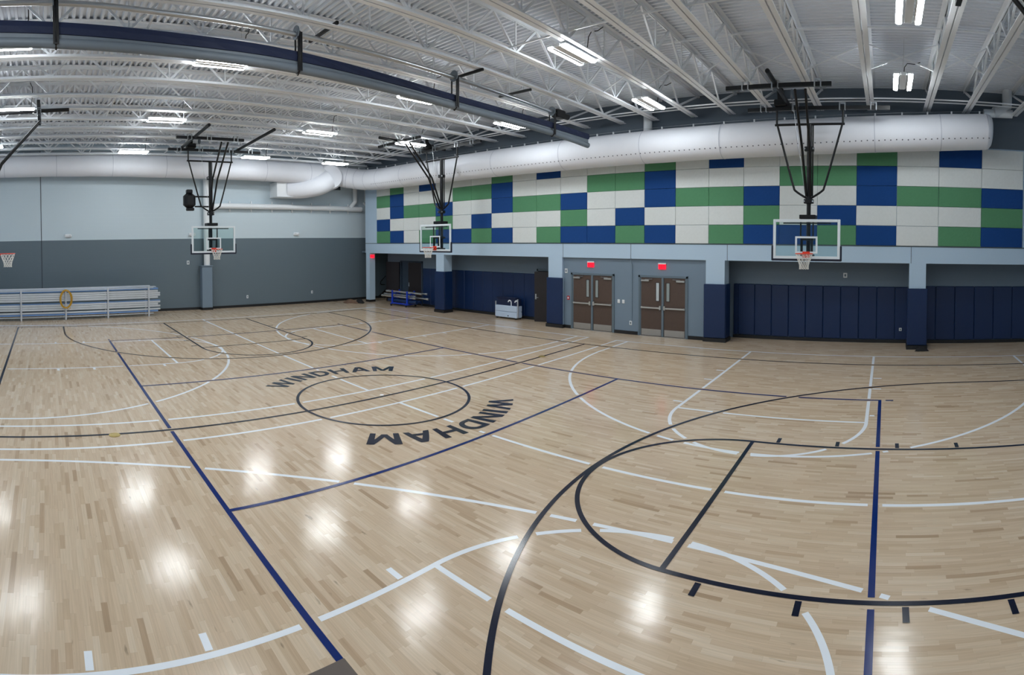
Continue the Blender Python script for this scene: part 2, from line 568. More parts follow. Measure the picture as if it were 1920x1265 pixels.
for ip, pr in enumerate(prims):
    c, k, d, w = pr
    if k == 's':
        L = math.hypot(d[2] - d[0], d[3] - d[1])
        n = max(2, int(L / .02) + 1)
        t = np.linspace(0, 1, n)
        ux, uy = (d[2] - d[0]) / L, (d[3] - d[1]) / L
        if L > .5:                                   # close the corners
            t = np.linspace(-w / 2 / L, 1 + w / 2 / L, n)
        P = np.stack([d[0] + t * (d[2] - d[0]), d[1] + t * (d[3] - d[1])], 1)
        nr = np.tile([-uy, ux], (n, 1))
    else:
        n = max(8, int(abs(d[4] - d[3]) * d[2] / .03) + 1)
        an = np.linspace(d[3], d[4], n)
        nr = np.stack([np.cos(an), np.sin(an)], 1)
        P = np.array(d[:2]) + nr * d[2]
    keep = np.ones(n, bool)
    for o in prims:
        if PRI[o[0]] > PRI[c]:
            keep &= dist(P, o) > o[3] / 2 + .045
    if c == 'w':
        r = np.hypot(P[:, 0], P[:, 1])
        keep &= ~((r > 2.14) & (r < 2.78) & (np.abs(P[:, 1]) < .1) & (np.abs(P[:, 0]) > 1))
    i = 0
    while i < n:
        if not keep[i]:
            i += 1
            continue
        j = i
        while j + 1 < n and keep[j + 1]:
            j += 1
        if j > i:
            ids = list(range(i, j + 1)) if k == 'a' else [i, j]
            A = P[ids] + nr[ids] * w / 2
            B = P[ids] - nr[ids] * w / 2
            z = ZL[c] + (ip % 9) * .00014
            vs = [(a[0], a[1], z) for a in A] + [(b[0], b[1], z) for b in B]
            m = len(ids)
            lines[c].add(vs, [(q, m + q, m + q + 1, q + 1) if k == 'a' else (q, m + q, m + q + 1, q + 1) for q in range(m - 1)])
        i = j + 1
# wordmarks round the centre circle
def letters():
    def st(x0, y0, x1, y1, w=.2):
        return [(x0 - w / 2, y0), (x0 + w / 2, y0), (x1 + w / 2, y1), (x1 - w / 2, y1)]
    def bx(x0, x1, y0, y1):
        return [(x0, y0), (x1, y0), (x1, y1), (x0, y1)]
    L = {}
    L['W'] = (1.34, [st(.39, 0, .11, 1, .2), st(.39, 0, .67, 1, .2), st(.95, 0, .67, 1, .2), st(.95, 0, 1.23, 1, .2)])
    L['I'] = (.24, [bx(0, .24, 0, 1)])
    L['N'] = (.9, [bx(0, .22, 0, 1), bx(.68, .9, 0, 1), st(.79, 0, .11, 1, .24)])
    d = [bx(0, .22, 0, 1)]
    for q in range(10):
        a, b = -PI / 2 + PI * q / 10, -PI / 2 + PI * (q + 1) / 10
        o = lambda t, rx, ry: (.38 + rx * math.cos(t), .5 + ry * math.sin(t))
        d.append([o(a, .27, .31), o(a, .5, .5), o(b, .5, .5), o(b, .27, .31)])
    d += [bx(.2, .39, 0, .19), bx(.2, .39, .81, 1)]
    L['D'] = (.88, d)
    L['H'] = (.88, [bx(0, .22, 0, 1), bx(.66, .88, 0, 1), bx(.2, .68, .41, .6)])
    L['A'] = (1.04, [st(.11, 0, .52, 1, .24), st(.93, 0, .52, 1, .24), bx(.25, .79, .2, .38)])
    L['M'] = (1.1, [bx(0, .22, 0, 1), bx(.88, 1.1, 0, 1), st(.55, .08, .13, 1, .22), st(.55, .08, .97, 1, .22)])
    return L
LT = letters()
def wordmark(word, mid, r0, h, gap=.17):
    tot = sum(LT[c][0] for c in word) + gap * (len(word) - 1)
    rm = r0 + h / 2
    unit = math.radians(84) * rm / tot
    m = MB()
    s = -tot / 2
    for c in word:
        w, polys = LT[c]
        for q in polys:
            # subdivide vertically so that strokes follow the arc
            pts = []
            for i in range(4):
                a, b = q[i], q[(i + 1) % 4]
                for k in range(4):
                    pts.append((a[0] + (b[0] - a[0]) * k / 4, a[1] + (b[1] - a[1]) * k / 4))
            vs = []
            for (x, t) in pts:
                an = math.radians(mid) - (s + x) * unit / rm
                vs.append(((r0 + t * h) * math.cos(an), (r0 + t * h) * math.sin(an), ZL['n'] + .0006 + (len(m.v) % 7) * .0001))
            m.add(vs, [tuple(reversed(range(len(vs))))])
        s += w + gap
    return m
for c, nm in (('w', 'white_court_lines'), ('b', 'blue_court_lines'), ('n', 'navy_court_lines')):
    lines[c].build(nm, MW[{'w': 'white_ln', 'b': 'blue_ln', 'n': 'navy_ln'}[c]], floor)
tag(wordmark('WINDHAM', 180, 2.22, .5).build('wordmark', MW['navy_ln'], floor), 'navy WINDHAM lettering on the far side of the centre circle')
tag(wordmark('WINDHAM', 0, 2.22, .5).build('wordmark', MW['navy_ln'], floor), 'navy WINDHAM lettering on the near side of the centre circle')
cm = MB()
cm.tube([(-.10, .03, .002), (-.10, .03, .003)], .045, 14)
cm.build('centre_mark', MW['white_pl'], floor)

for (x, y, lb) in ((0.05, -5.5, 'brass volleyball socket cover on the centre line near the left edge'),
                   (0.0, 5.5, 'brass volleyball socket cover on the centre line near the double doors')):
    o = MB()
    o.tube([(0, 0, .0005), (0, 0, .007)], .1, 24)
    o.tube([(0, 0, .007), (0, 0, .010)], [.07, .066], 24)
    tag(o.build('floor_socket_cover', MW['brass'], None, (x, y, .002)), lb, 'floor cover', 'brass floor socket covers')

# ------------------------------------------------------------------ acoustic panels
PX = [-14.25 + 1.19 * i for i in range(19)]
PX = [-14.256, -13.066, -11.931, -10.734, -9.527, -8.383, -7.209, -6.021, -4.866, -3.649, -2.502, -1.318, -.138, 1.014, 2.17,
      3.352, 4.535, 5.712, 6.919, 8.141, 9.395, 10.70, 12.05, 13.4]
ROWS = ['GBWGBBGBWGBBGBWGBBGBWGB', 'BWWWGWBWWWGWBWWWGWBWWWG', 'WBGGBWWBGGBWWBGGBWWBGGB',
        'GBWWWGGBWWWGGBWWWGGBWWW', 'WGWBWWWGWBWWWGWBWWWGWBW']
Z0P, HP = 3.225, .616
WORD = {'G': 'green', 'B': 'blue', 'W': 'oatmeal'}
RN = ['bottom', 'second', 'third', 'fourth', 'top']
pm = {}
for r in range(5):
    for c in range(23):
        k = ROWS[r][c]
        x0, x1 = PX[c], PX[c + 1]
        g = .004
        m = MB().rbox(-(x1 - x0) / 2 + g, (x1 - x0) / 2 - g, -.05, 0, g, HP - g, .008)
        o = m.build('acoustic_panel', MW[{'G': 'p_green', 'B': 'p_blue', 'W': 'p_white'}[k]], None, ((x0 + x1) / 2, FACE - .0015, Z0P + HP * r))
        rr = 'bottom row' if r == 0 else ('top row beside the white duct' if r == 4 else RN[r] + ' row up')
        tag(o, '%s acoustic wall panel, %s column from the room corner, %s' % (WORD[k], ORD[c], rr), 'wall panel', 'acoustic panels on the chequered wall')

# ------------------------------------------------------------------ wall pads
def pad(x0, x1, y, z0, z1, lb, grp):
    w = x1 - x0
    m = MB().rbox(-w / 2 + .003, w / 2 - .003, -.05, 0, 0, z1 - z0, .018)
    tag(m.build('wall_pad', MW['navy_pad'], None, ((x0 + x1) / 2, y - .004, z0)), lb, 'wall pad', grp)
b = [3.92, 4.08, 4.67, 5.256, 5.84, 6.42, 7.01, 7.60, 8.20, 8.80, 9.40, 9.98]
for i in range(len(b) - 1):
    pad(b[i], b[i + 1], REC, .12, 1.86, 'navy wall pad in the recess behind the nearest hoop, %s from the doors' % ORD[i], 'navy pads behind the nearest hoop')
b = [9.98, 10.15, 10.75, 11.39, 12.05, 12.70, 13.35, 14.0]
for i in range(1, len(b) - 1):
    pad(b[i], b[i + 1], REC, .12, 1.90, 'navy wall pad in the recess at the right edge, %s from the padded column' % ORD[i - 1], 'navy pads at the right edge')
nb = 12
for i in range(nb):
    x0 = -11.70 + (7.2) * i / nb
    pad(x0, x0 + 7.2 / nb, REC, .12, 1.93, 'navy wall pad in the shaded left recess, %s from the dark doors' % ORD[i], 'navy pads in the shaded recess')
for i, (a, bb) in enumerate(COLS):
    lb = ['navy pad wrapped round the column at the right with a black bag at its foot', 'navy pad wrapped round the column right of the double doors',
          'navy pad wrapped round the column left of the double doors', 'navy pad wrapped round the column beside the blue pole cart'][i]
    t = empty('column_pad', ((a + bb) / 2, FACE, 0), 0, lb, 'column pad', 'navy column pads')
    w = (bb - a) / 2
    zt = 1.90
    MB().rbox(-w - .05, w + .05, -.065, -.006, .13, zt, .018).build('front_pad', MW['navy_pad'], t)
    if i != 1:
        MB().rbox(-w - .05, -w - .005, .0, .5, .13, zt, .015).build('side_pad', MW['navy_pad'], t)
    if i != 2:
        MB().rbox(w + .005, w + .05, 0, .5, .13, zt, .015).build('side_pad', MW['navy_pad'], t)
    MB().box(-w - .07, w + .07, -.08, 0, 0, .125).box(-w - .07, -w, 0, .5 if i != 1 else .09, 0, .125).box(w, w + .07, 0, .5 if i != 2 else .09, 0, .125).build('rubber_base', MW['black_base'], t)

# ------------------------------------------------------------------ doors
def double_door(name, x0, x1, bright, y=DOORY, zt=2.11):
    t = struct(empty(name, ((x0 + x1) / 2, y, 0)))
    hw = (x1 - x0) / 2
    f = MB()
    f.box(-hw, -hw + .06, -.03, .02, 0, zt).box(hw - .06, hw, -.03, .02, 0, zt).box(-hw, hw, -.03, .02, zt - .07, zt)
    f.box(-hw + .06, -hw + .10, -.012, .02, 0, zt - .07).box(hw - .10, hw - .06, -.012, .02, 0, zt - .07)
    f.build('frame', MW['frame_g'], t)
    MB().rbox(-.04, .04, -.035, .02, 0, zt - .06, .006).build('mullion', MW['frame_g'], t)
    MB().box(-hw + .06, hw - .06, -.05, .02, 0, .012).build('threshold', MW['alu_bar'], t)
    for s in (-1, 1):
        a, b_ = (.045, hw - .10)
        X0, X1 = (a, b_) if s > 0 else (-b_, -a)
        lf = MB().rbox(X0, X1, -.008, .02, .012, zt - .075, .003).build('leaf', MW['door'], t)
        MB().box(X0 + .02, X1 - .02, -.011, -.008, .03, .25).build('kick_plate', MW['kick'], lf)
        xb = (X0 + X1) / 2
        c0 = X0 + .15 if s > 0 else X1 - .15
        w = .055
        g = MB().box(c0 - w, c0 + w, -.012, -.008, 1.24, 1.86)
        g.build('vision_glass', MW['vglass2' if (bright and s < 0) else 'vglass'], lf)
        q = MB()
        for (u0, u1, v0, v1) in ((c0 - w - .018, c0 - w, 1.22, 1.88), (c0 + w, c0 + w + .018, 1.22, 1.88), (c0 - w, c0 + w, 1.22, 1.24), (c0 - w, c0 + w, 1.86, 1.88)):
            q.box(u0, u1, -.018, -.008, v0, v1)
        q.build('glazing_frame', MW['door_dk'], lf)
        pb = MB().rbox(X0 + .01, X1 - .01, -.075, -.03, .965, 1.02, .008).build('push_bar', MW['alu_bar'], lf)
        hx = X0 + .035 if s > 0 else X1 - .035
        MB().rbox(hx - .035, hx + .035, -.085, -.008, .93, 1.075, .012).build('latch_case', MW['alu_bar'], pb)
        ex = X1 - .03 if s > 0 else X0 + .03
        MB().rbox(ex - .03, ex + .03, -.06, -.008, .96, 1.025, .008).build('end_cap', MW['alu_bar'], pb)
        u0, u1 = (X1 - .32, X1 - .01) if s > 0 else (X0 + .01, X0 + .32)
        cl = MB().rbox(u0, u1, -.065, -.008, 1.90, 1.965, .01).build('door_closer', MW['alu_bar'], lf)
        MB().bar(((u0 + u1) / 2, -.05, 1.975), ((u0 + u1) / 2 - s * .28, -.045, 1.99), .03, .012).build('closer_arm', MW['chrome'], cl)
    return t
double_door('door_1', -2.10, -.24, False)
double_door('door_2', .735, 2.585, True)

# single door, ajar, in the shaded recess beside the third column
t = struct(empty('door_3', (-3.88, REC, 0)))
MB().box(-.56, -.49, -.04, .2, 0, 2.14).box(.49, .56, -.04, .2, 0, 2.14).box(-.56, .56, -.04, .2, 2.06, 2.14).build('frame', MW['frame_g'], t)
lf = MB().rbox(-.95, 0, -.045, 0, .012, 2.05, .003).build('leaf', MW['door_dk'], t, (.48, -.03, 0))
lf.rotation_euler = (0, 0, math.radians(22))
MB().rbox(-.92, -.86, -.06, -.045, .92, 1.14, .01).build('lock_plate', MW['chrome'], lf)
MB().tube([(-.89, -.06, 1.0), (-.89, -.10, 1.0), (-.77, -.105, 1.0)], .011, 8).build('lever_handle', MW['chrome'], lf)
# dark pair of doors at the stair hall
t = struct(empty('door_4', (-12.65, REC, 0)))
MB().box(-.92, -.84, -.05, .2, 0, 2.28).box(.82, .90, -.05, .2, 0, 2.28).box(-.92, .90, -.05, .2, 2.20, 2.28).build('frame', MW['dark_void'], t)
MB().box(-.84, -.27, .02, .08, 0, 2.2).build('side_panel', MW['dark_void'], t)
lf = MB().rbox(-.26, .81, -.03, .02, .012, 2.19, .003).build('leaf', MW['door_dk'], t)
MB().rbox(-.23, -.18, -.045, -.03, .92, 1.14, .01).build('lock_plate', MW['chrome'], lf)
MB().tube([(-.205, -.045, 1.0), (-.205, -.09, 1.0), (-.09, -.095, 1.0)], .011, 8).build('lever_handle', MW['chrome'], lf)
lf = MB().rbox(-2.07, -.93, -.14, -.09, .012, 2.20, .003).build('leaf', MW['door_dk'], t)
tag(lf, 'dark leaf swung open flat against the wall')

# handrail at the stairs beyond the dark doors
h = empty('handrail', (XW, 11.8, 0), 0, 'black handrail on the grey wall beside the dark doors', 'handrail')
MB().tube([(.10, .35, 1.28), (.10, .0, .98), (.10, -.03, .86), (.10, .02, .78), (.10, .28, .77)], .022, 8).build('rail', MW['black_steel'], h)
MB().tube([(0, .12, 1.02), (.07, .12, 1.02), (.10, .12, 1.09)], .012, 6).build('bracket', MW['black_steel'], h)
h = MB().prism([(-.25, 0), (.9, 0), (.9, .85)], 0, .0, .06)
tag(h.build('stair_stringer', MW['black_base'], None, (XW + .002, 11.8, 0)), 'dark sloping stair skirt below the black handrail', 'stair')

# ------------------------------------------------------------------ signs and devices
def exit_sign(loc, rz, lb):
    t = empty('exit_sign', loc, rz, lb, 'exit sign', 'lit red exit signs')
    MB().rbox(-.15, .15, -.05, 0, .17, .215, .008).build('canopy', MW['white_pl'], t)
    MB().rbox(-.135, .135, -.045, -.015, 0, .168, .006).build('face', MW['exit_e'], t)
    m = MB()
    def stroke(x0, z0, x1, z1, w=.012):
        m.bar((x0, -.048, z0), (x1, -.048, z1), w, .006) if abs(x1 - x0) > abs(z1 - z0) else m.bar((x0, -.048, z0), (x1, -.048, z1), w, .006)
    b0, t0 = .035, .135
    x = -.10                                  # E
    m.box(x, x + .012, -.05, -.045, b0, t0)
    for z in (b0, (b0 + t0) / 2 - .006, t0 - .012):
        m.box(x, x + .042, -.05, -.045, z, z + .012)
    x = -.045                                 # X
    m.add([(x, -.05, b0), (x + .014, -.05, b0), (x + .046, -.05, t0), (x + .032, -.05, t0)], [(0, 1, 2, 3)])
    m.add([(x + .032, -.0502, b0), (x + .046, -.0502, b0), (x + .014, -.0502, t0), (x, -.0502, t0)], [(0, 1, 2, 3)])
    m.box(.018, .030, -.05, -.045, b0, t0)    # I
    m.box(.047, .099, -.05, -.045, t0 - .012, t0)
    m.box(.067, .079, -.05, -.045, b0, t0)    # T
    m.build('lettering', MW['exit_t'], t)
exit_sign((-1.225, DOORY - .001, 2.335), 0, 'lit red exit sign above the left pair of brown doors')
exit_sign((1.64, DOORY - .001, 2.335), 0, 'lit red exit sign above the right pair of brown doors')
exit_sign((-15.015, 10.2, 2.42), math.radians(62), 'lit red exit sign on the pier in the far corner')

def plate(name, loc, axis, w, h_, lb, cat, m='white_pl', part=None, grp=None):
    """small wall plate; axis 'y' faces -Y, 'x' faces +X"""
    t = empty(name, loc, 0 if axis == 'y' else PI / 2, lb, cat, grp)
    MB().rbox(-w / 2, w / 2, -.018, 0, -h_ / 2, h_ / 2, .006).build('cover', MW[m], t)
    if part:
        MB().rbox(-w * .22, w * .22, -.026, -.017, -h_ * .26, h_ * .26, .004).build(part[0], MW[part[1]], t)
    return t
plate('light_switch', (-.055, DOORY - .001, 1.15), 'y', .10, .13, 'white light switch between the brown doors, nearer the left pair', 'light switch', 'white_pl', ('rocker', 'white_pl'), 'wall switches by the doors')
plate('light_switch', (.13, DOORY - .001, 1.148), 'y', .10, .13, 'white light switch between the brown doors, nearer the grey conduit', 'light switch', 'white_pl', ('rocker', 'white_pl'), 'wall switches by the doors')
plate('power_outlet', (.428, DOORY - .001, .408), 'y', .10, .15, 'white power outlet at the foot of the conduit between the doors', 'outlet', 'white_pl', ('socket', 'frame_g'))
plate('fire_alarm_pull', (-2.23, DOORY - .001, 1.15), 'y', .11, .15, 'red fire alarm pull station left of the left brown doors', 'fire alarm', 'red', ('pull_handle', 'white_pl'))
plate('alarm_strobe', (-2.33, DOORY - .001, 2.17), 'y', .12, .17, 'white alarm strobe high on the grey wall left of the brown doors', 'alarm strobe', 'white_pl', ('strobe_lens', 'frame_g'))
plate('thermostat', (7.74, REC - .001, 2.22), 'y', .13, .16, 'white thermostat on the grey recess wall right of the nearest hoop', 'thermostat', 'white_pl', ('display', 'frame_g'))
plate('power_outlet', (9.59, REC - .051, .46), 'y', .09, .10, 'small grey outlet on the navy pads left of the right column', 'outlet', 'label', ('socket', 'frame_g'))
plate('power_outlet', (XW + .001, 3.48, .524), 'x', .10, .15, 'white outlet low on the grey wall, nearer the pilaster', 'outlet', 'white_pl', ('socket', 'frame_g'))
plate('power_outlet', (XW + .001, 7.25, .59), 'x', .10, .15, 'white outlet low on the grey wall, nearer the far corner', 'outlet', 'white_pl', ('socket', 'frame_g'))
plate('thermostat', (XW + .001, .34, 2.35), 'x', .13, .19, 'white thermostat on the grey wall left of the pilaster', 'thermostat', 'white_pl', ('display', 'frame_g'))
c = MB()
c.tube([(.478, DOORY - .015, .49), (.478, DOORY - .015, 2.45), (.478, FACE - .015, 2.62), (.478, FACE - .015, 2.70)], .014, 8)
tag(c.build('conduit', MW['wall_mid']), 'grey conduit running down the wall between the brown doors', 'conduit')
for y, lb in ((-5.55, 'white emergency light at the paint line above the bleachers'), (.56, 'white emergency light behind the far hoop backboard'),
              (6.31, 'white emergency light at the paint line near the far corner')):
    t = empty('emergency_light', (XW, y, 3.74), 0, lb, 'emergency light', 'emergency lights on the grey wall')
    MB().rbox(0, .10, -.18, .18, -.09, .09, .05).build('housing', MW['white_pl'], t)
    for s in (-1, 1):
        MB().tube([(.09, s * .09, 0), (.13, s * .09, -.01)], .055, 14).build('lamp', MW['white_pl'], t)

# ------------------------------------------------------------------ roof steel
JX = [12.95, 11.45, 10.25, 8.57, 7.03, 5.55, 4.25, 2.98, 1.62, .38, -1.05, -2.5, -3.95, -5.4, -6.8, -8.1, -9.35, -10.7, -12.0, -13.3, -14.6]
ZJ = 7.30
def make_joist():
    t = empty('roof_joist')
    y0, y1 = -10.95, 9.62
    m = MB()
    for s in (-1, 1):
        a, b_ = (.014, .115) if s > 0 else (-.115, -.014)
        m.box(a, b_, y0, y1, 0, .014)
        m.box(*((.014, .026) if s > 0 else (-.026, -.014)), y0, y1, .014, .085)
    m.build('bottom_chord', MW['steel'], t)
    m = MB()
    h = ZD - ZJ - .002
    for s in (-1, 1):
        a, b_ = (.014, .115) if s > 0 else (-.115, -.014)
        m.box(a, b_, -11.04, FACE - .01, h - .014, h)
        m.box(*((.014, .026) if s > 0 else (-.026, -.014)), -11.04, FACE - .01, h - .085, h - .014)
    m.build('top_chord', MW['steel'], t)
    m = MB()
    st = 1.47
    y = y0 + .1
    top = h - .05
    while y + st <= y1 + .05:
        ym = y + st / 2
        m.bar((0, y, .05), (0, ym, top), .045, .045)
        m.bar((0, ym, top), (0, y + st, .05), .045, .045)
        m.bar((0, y, .05), (0, y, top), .03, .03)
        y += st
    m.bar((0, y, .05), (0, FACE - .1, top), .05, .05)
    m.build('web', MW['steel'], t)
    return t
J0 = make_joist()
for i, x in enumerate(JX):
    o = J0 if i == 0 else copy_tree(J0)
    o.location = (x, 0, ZJ)
    tag(o, 'white open-web roof joist, %s counting from the right end of the ceiling' % ORD[i], 'roof joist', 'white roof joists')
# bridging rods run across the joists
BR = [(9.0, ZJ + .10, 'lowest bridging rod above the white duct'), (8.4, ZJ + .02, 'bridging rod in front of the dark upper wall'),
      (5.2, ZD - .10, 'high bridging rod under the deck in front of the cross braces'), (2.2, ZJ + .10, 'bridging rod over the nearest light fixture'),
      (-1.2, ZJ + .10, 'bridging rod over the middle of the court'), (-4.6, ZJ + .10, 'bridging rod over the near half of the court')]
for y, z, lb in BR:
    m = MB().box(-14.7, 13.1, y - .016, y + .016, z, z + .032)
    tag(m.build('bridging_rod', MW['steel']), 'white ' + lb, 'bridging rod', 'bridging rods across the joists')
for i in range(len(JX) - 1):
    a, b_ = JX[i], JX[i + 1]
    if i > 13:
        break
    t = empty('cross_brace', ((a + b_) / 2, 6.1, ZJ), 0, 'white cross brace between the roof joists, %s bay from the right end of the ceiling' % ORD[i], 'cross brace', 'cross braces between the joists')
    d = (a - b_) / 2 - .03
    MB().bar((-d, 0, .08), (d, 0, .70), .03, .03).build('brace_bar', MW['steel'], t)
    MB().bar((-d, .05, .70), (d, .05, .08), .03, .03).build('brace_bar', MW['steel'], t)

# ------------------------------------------------------------------ light fixtures
ZLT = 7.20
def make_light():
    t = empty('ceiling_light')
    m = MB()
    m.rbox(-.075, .075, -.6, .6, .03, .10, .012)
    m.build('housing', MW['white_pl'], t)
    for s in (-1, 1):
        rf = MB()
        rf.rbox(s * .165 - .07, s * .165 + .07, -.61, .61, .045, .085, .01)
        rf.build('reflector', MW['white_pl'], t)
        ln = MB().rbox(s * .165 - .062, s * .165 + .062, -.605, .605, .0, .044, .018).build('lens', MW['lens'], t)
        ln.data.materials.append(MW['lens_edge'])
        ln.data.materials.append(MW['white_pl'])
        for pg in ln.data.polygons:
            pg.material_index = 0 if pg.normal.z < -.9 else (2 if pg.normal.x * s < -.5 else 1)
    for y in (-.48, .48):
        m = MB()
        m.tube([(0, y, .09), (0, y, ZD - ZLT)], .004, 5)
        m.build('hanger_cable', MW['chrome'], t)
    m = MB()
    m.tube([(.02, .5, .09), (.03, .53, .35), (.05, .55, .58), (.12, .55, .68), (.30, .53, .66), (.45, .5, .70)], .011, 6)
    m.build('power_cord', MW['black_steel'], t)
    return t
LG = [[(9.44, 6.56), (9.43, 2.45), (9.4, -2.6), (9.3, -7.3)],
      [(2.66, 6.87), (2.74, 2.94), (2.7, -2.6), (2.6, -7.3)],
      [(-2.30, 6.86), (-2.34, 2.97), (-2.16, -2.74), (-1.5, -7.43)],
      [(-7.25, 6.67), (-7.87, 2.96), (-7.66, -2.72), (-6.6, -7.48)],
      [(-12.58, 6.43), (-13.05, 2.58), (-12.8, -2.95), (-11.3, -8.8)]]
RWN = ['nearest row', 'row right of the rolled curtain', 'row left of the rolled curtain', 'row over the left court', 'farthest row']
PSN = ['first', 'second', 'third', 'fourth']
# every lamp is within the frame or lights the floor that is
L0 = make_light()
first = True
for i, row in enumerate(LG):
    for j, (x, y) in enumerate(row):
        o = L0 if first else copy_tree(L0)
        first = False
        o.location = (x, y, (6.95 if j == 0 else 7.06) if i == 4 else (7.06 if j == 0 and i > 0 else ZLT))
        tag(o, 'twin-tube ceiling light, %s, %s from the chequered wall' % (RWN[i], PSN[j]), 'ceiling light', 'twin-tube ceiling lights')

# ------------------------------------------------------------------ fabric duct
def smooth(pts, n=6):
    out = []
    P = [Vector(p) for p in pts]
    for i in range(len(P) - 1):
        a, b_, c_, d = P[max(i - 1, 0)], P[i], P[i + 1], P[min(i + 2, len(P) - 1)]
        for k in range(n):
            u = k / n
            out.append(.5 * ((2 * b_) + (c_ - a) * u + (2 * a - 5 * b_ + 4 * c_ - d) * u * u + (3 * b_ - a - 3 * c_ + d) * u ** 3))
    out.append(P[-1])
    return out
DY, DR = 9.25, .53
dt = empty('fabric_duct', (0, DY, 6.4), 0, 'long white fabric air duct turning the far corner under the joists', 'air duct')
path = [(-15.55, -10.9, 6.98), (-15.55, -8, 6.98), (-15.55, -4, 6.97), (-15.5, 0, 6.92), (-15.45, 4, 6.88), (-15.35, 7.6, 6.84), (-14.95, 8.75, 6.68),
        (-13.9, 9.2, 6.52), (-12, DY, 6.44), (-8, DY, 6.40), (-3, DY, 6.36), (2, DY, 6.37), (6, DY, 6.42), (9.5, DY, 6.54), (12.0, DY, 6.68)]
pl = [p - Vector((0, DY, 6.4)) for p in smooth([Vector(p) for p in path], 8)]
rr = [DR * (1 + .012 * math.sin(i * 1.3) * math.sin(i * .37)) for i in range(len(pl))]
m = MB()
m.tube(pl, rr, 32)
tip = pl[-1]
m.tube([tip, tip + Vector((.10, 0, 0)), tip + Vector((.16, 0, 0))], [DR, DR * .95, DR * .80], 32)
m.build('sleeve', MW['duct'], dt)
# seams, suspension tabs, perforation row
for k in range(2, len(pl) - 1, 5):
    d = (pl[k + 1] - pl[k - 1]).normalized()
    MB().tube([pl[k] - d * .012, pl[k] + d * .012], DR * 1.02, 32, caps=False).build('seam', MW['seam'], dt)
m = MB()
tabs = MB()
acc = 0
for k in range(1, len(pl)):
    acc += (pl[k] - pl[k - 1]).length
    if acc > .62:
        acc = 0
        MB().box(pl[k].x - .022, pl[k].x + .022, pl[k].y - .022, pl[k].y + .022, pl[k].z + DR - .02, pl[k].z + DR + .09).build('suspension_tab', MW['white_pl'], dt)
MB().tube([p + Vector((0, 0, DR + .08)) for p in pl], .006, 5).build('suspension_cable', MW['chrome'], dt)
m = MB()
for q in range(150):
    x = -13.0 + q * .168
    # height of the duct there
    j = min(range(len(pl)), key=lambda i: abs(pl[i].x - x) + (9 if pl[i].y < -.3 else 0))
    a = math.radians(-30)
    c_ = Vector((x, -DR * 1.012 * math.cos(a), pl[j].z + DR * 1.012 * math.sin(a)))
    nrm = Vector((0, -math.cos(a), math.sin(a)))
    u = Vector((1, 0, 0)); v = nrm.cross(u)
    m.add([c_ + nrm * .004 + (u * math.cos(2 * PI * i / 8) + v * math.sin(2 * PI * i / 8)) * .021 for i in range(8)], [tuple(range(8))])
o = m.build('perforation_row', MW['dot'], dt)
o['kind'] = 'stuff'
# branch from the wall unit
br = smooth([(-15.9, 5.5, 6.02), (-15.6, 6.2, 6.06), (-15.2, 6.95, 6.24), (-15.1, 7.5, 6.55)], 6)
off = Vector((0, DY, 6.4))
MB().tube([p - off for p in br], [.44 + .14 * i / (len(br) - 1) for i in range(len(br))], 24).build('branch_sleeve', MW['duct'], dt)
MB().tube([Vector((-15.5, 7.75, 6.70)) - off, Vector((-14.86, 7.52, 6.66)) - off, Vector((-14.78, 7.49, 6.66)) - off], [.66, .66, .58], 32).build('junction_collar', MW['duct'], dt)
t = empty('duct_box', (XW, 5.25, 5.65), 0, 'white sheet-metal duct box on the upper grey wall', 'duct box')
MB().rbox(0, .9, -.45, .5, 0, .72, .015).build('casing', MW['white_pl'], t)
MB().box(-.0, .93, -.47, .52, -.03, 0).build('flange', MW['white_pl'], t)
t = empty('wall_grille', (XW, 8.85, 6.2), 0, 'dark louvred grille on the upper wall beside the duct junction', 'grille')
MB().box(0, .02, -.26, .26, 0, .42).build('backing', MW['black_base'], t)
m = MB()
for k in range(7):
    m.bar((.03, -.25, .03 + k * .06), (.03, .25, .03 + k * .06), .03, .012)
m.build('louvre', MW['wall_mid'], t)
# pipes on the west wall
def pipe(lb, pts, r, clamps=(), n=14, cat='pipe'):
    o = Vector(pts[0])
    if not clamps:
        return tag(MB().tube([Vector(p) - o for p in pts], r, n).build('white_pipe', MW['white_pl'], None, pts[0]), lb, cat, 'white insulated pipes')
    t = empty('white_pipe', pts[0], 0, lb, cat, 'white insulated pipes')
    MB().tube([Vector(p) - o for p in pts], r, n).build('pipe_run', MW['white_pl'], t)
    for (p, d) in clamps:
        MB().box(p[0] - o.x - .03, p[0] - o.x + .03, p[1] - o.y - .03, p[1] - o.y + .03, p[2] - o.z - .27, p[2] - o.z + .27).build('pipe_clamp', MW['white_pl'], t)
    return t
pipe('white horizontal pipe with strut clamps across the upper grey wall', [(-16.28, 1.35, 4.86), (-16.28, 1.62, 5.13), (-16.28, 1.9, 5.15), (-16.28, 10.35, 5.15)], .14,
     [((-16.45, 2.55 + 1.17 * k, 5.15), 1) for k in range(7)])
pipe('white vertical pipe from the pilaster up to the duct', [(-16.28, 1.25, 2.20), (-16.28, 1.25, 6.45)], .15)
pipe('white vertical pipe dropping from the duct onto the horizontal pipe', [(-16.28, 9.95, 6.6), (-16.28, 9.95, 5.55), (-16.28, 9.6, 5.18)], .13)
pipe('short white pipe stub ending near the far corner', [(-16.28, 10.72, 6.6), (-16.28, 10.72, 5.55), (-16.28, 10.6, 5.45)], .13)
pipe('white elbow pipe dropping from the deck at the duct end', [(12.75, 9.7, ZD), (12.75, 9.7, 7.6), (12.62, 9.62, 7.42), (12.3, 9.55, 7.36)], .16)
pipe('short white horizontal pipe over the right end of the duct', [(12.0, 9.6, 7.33), (12.9, 9.6, 7.36)], .13)
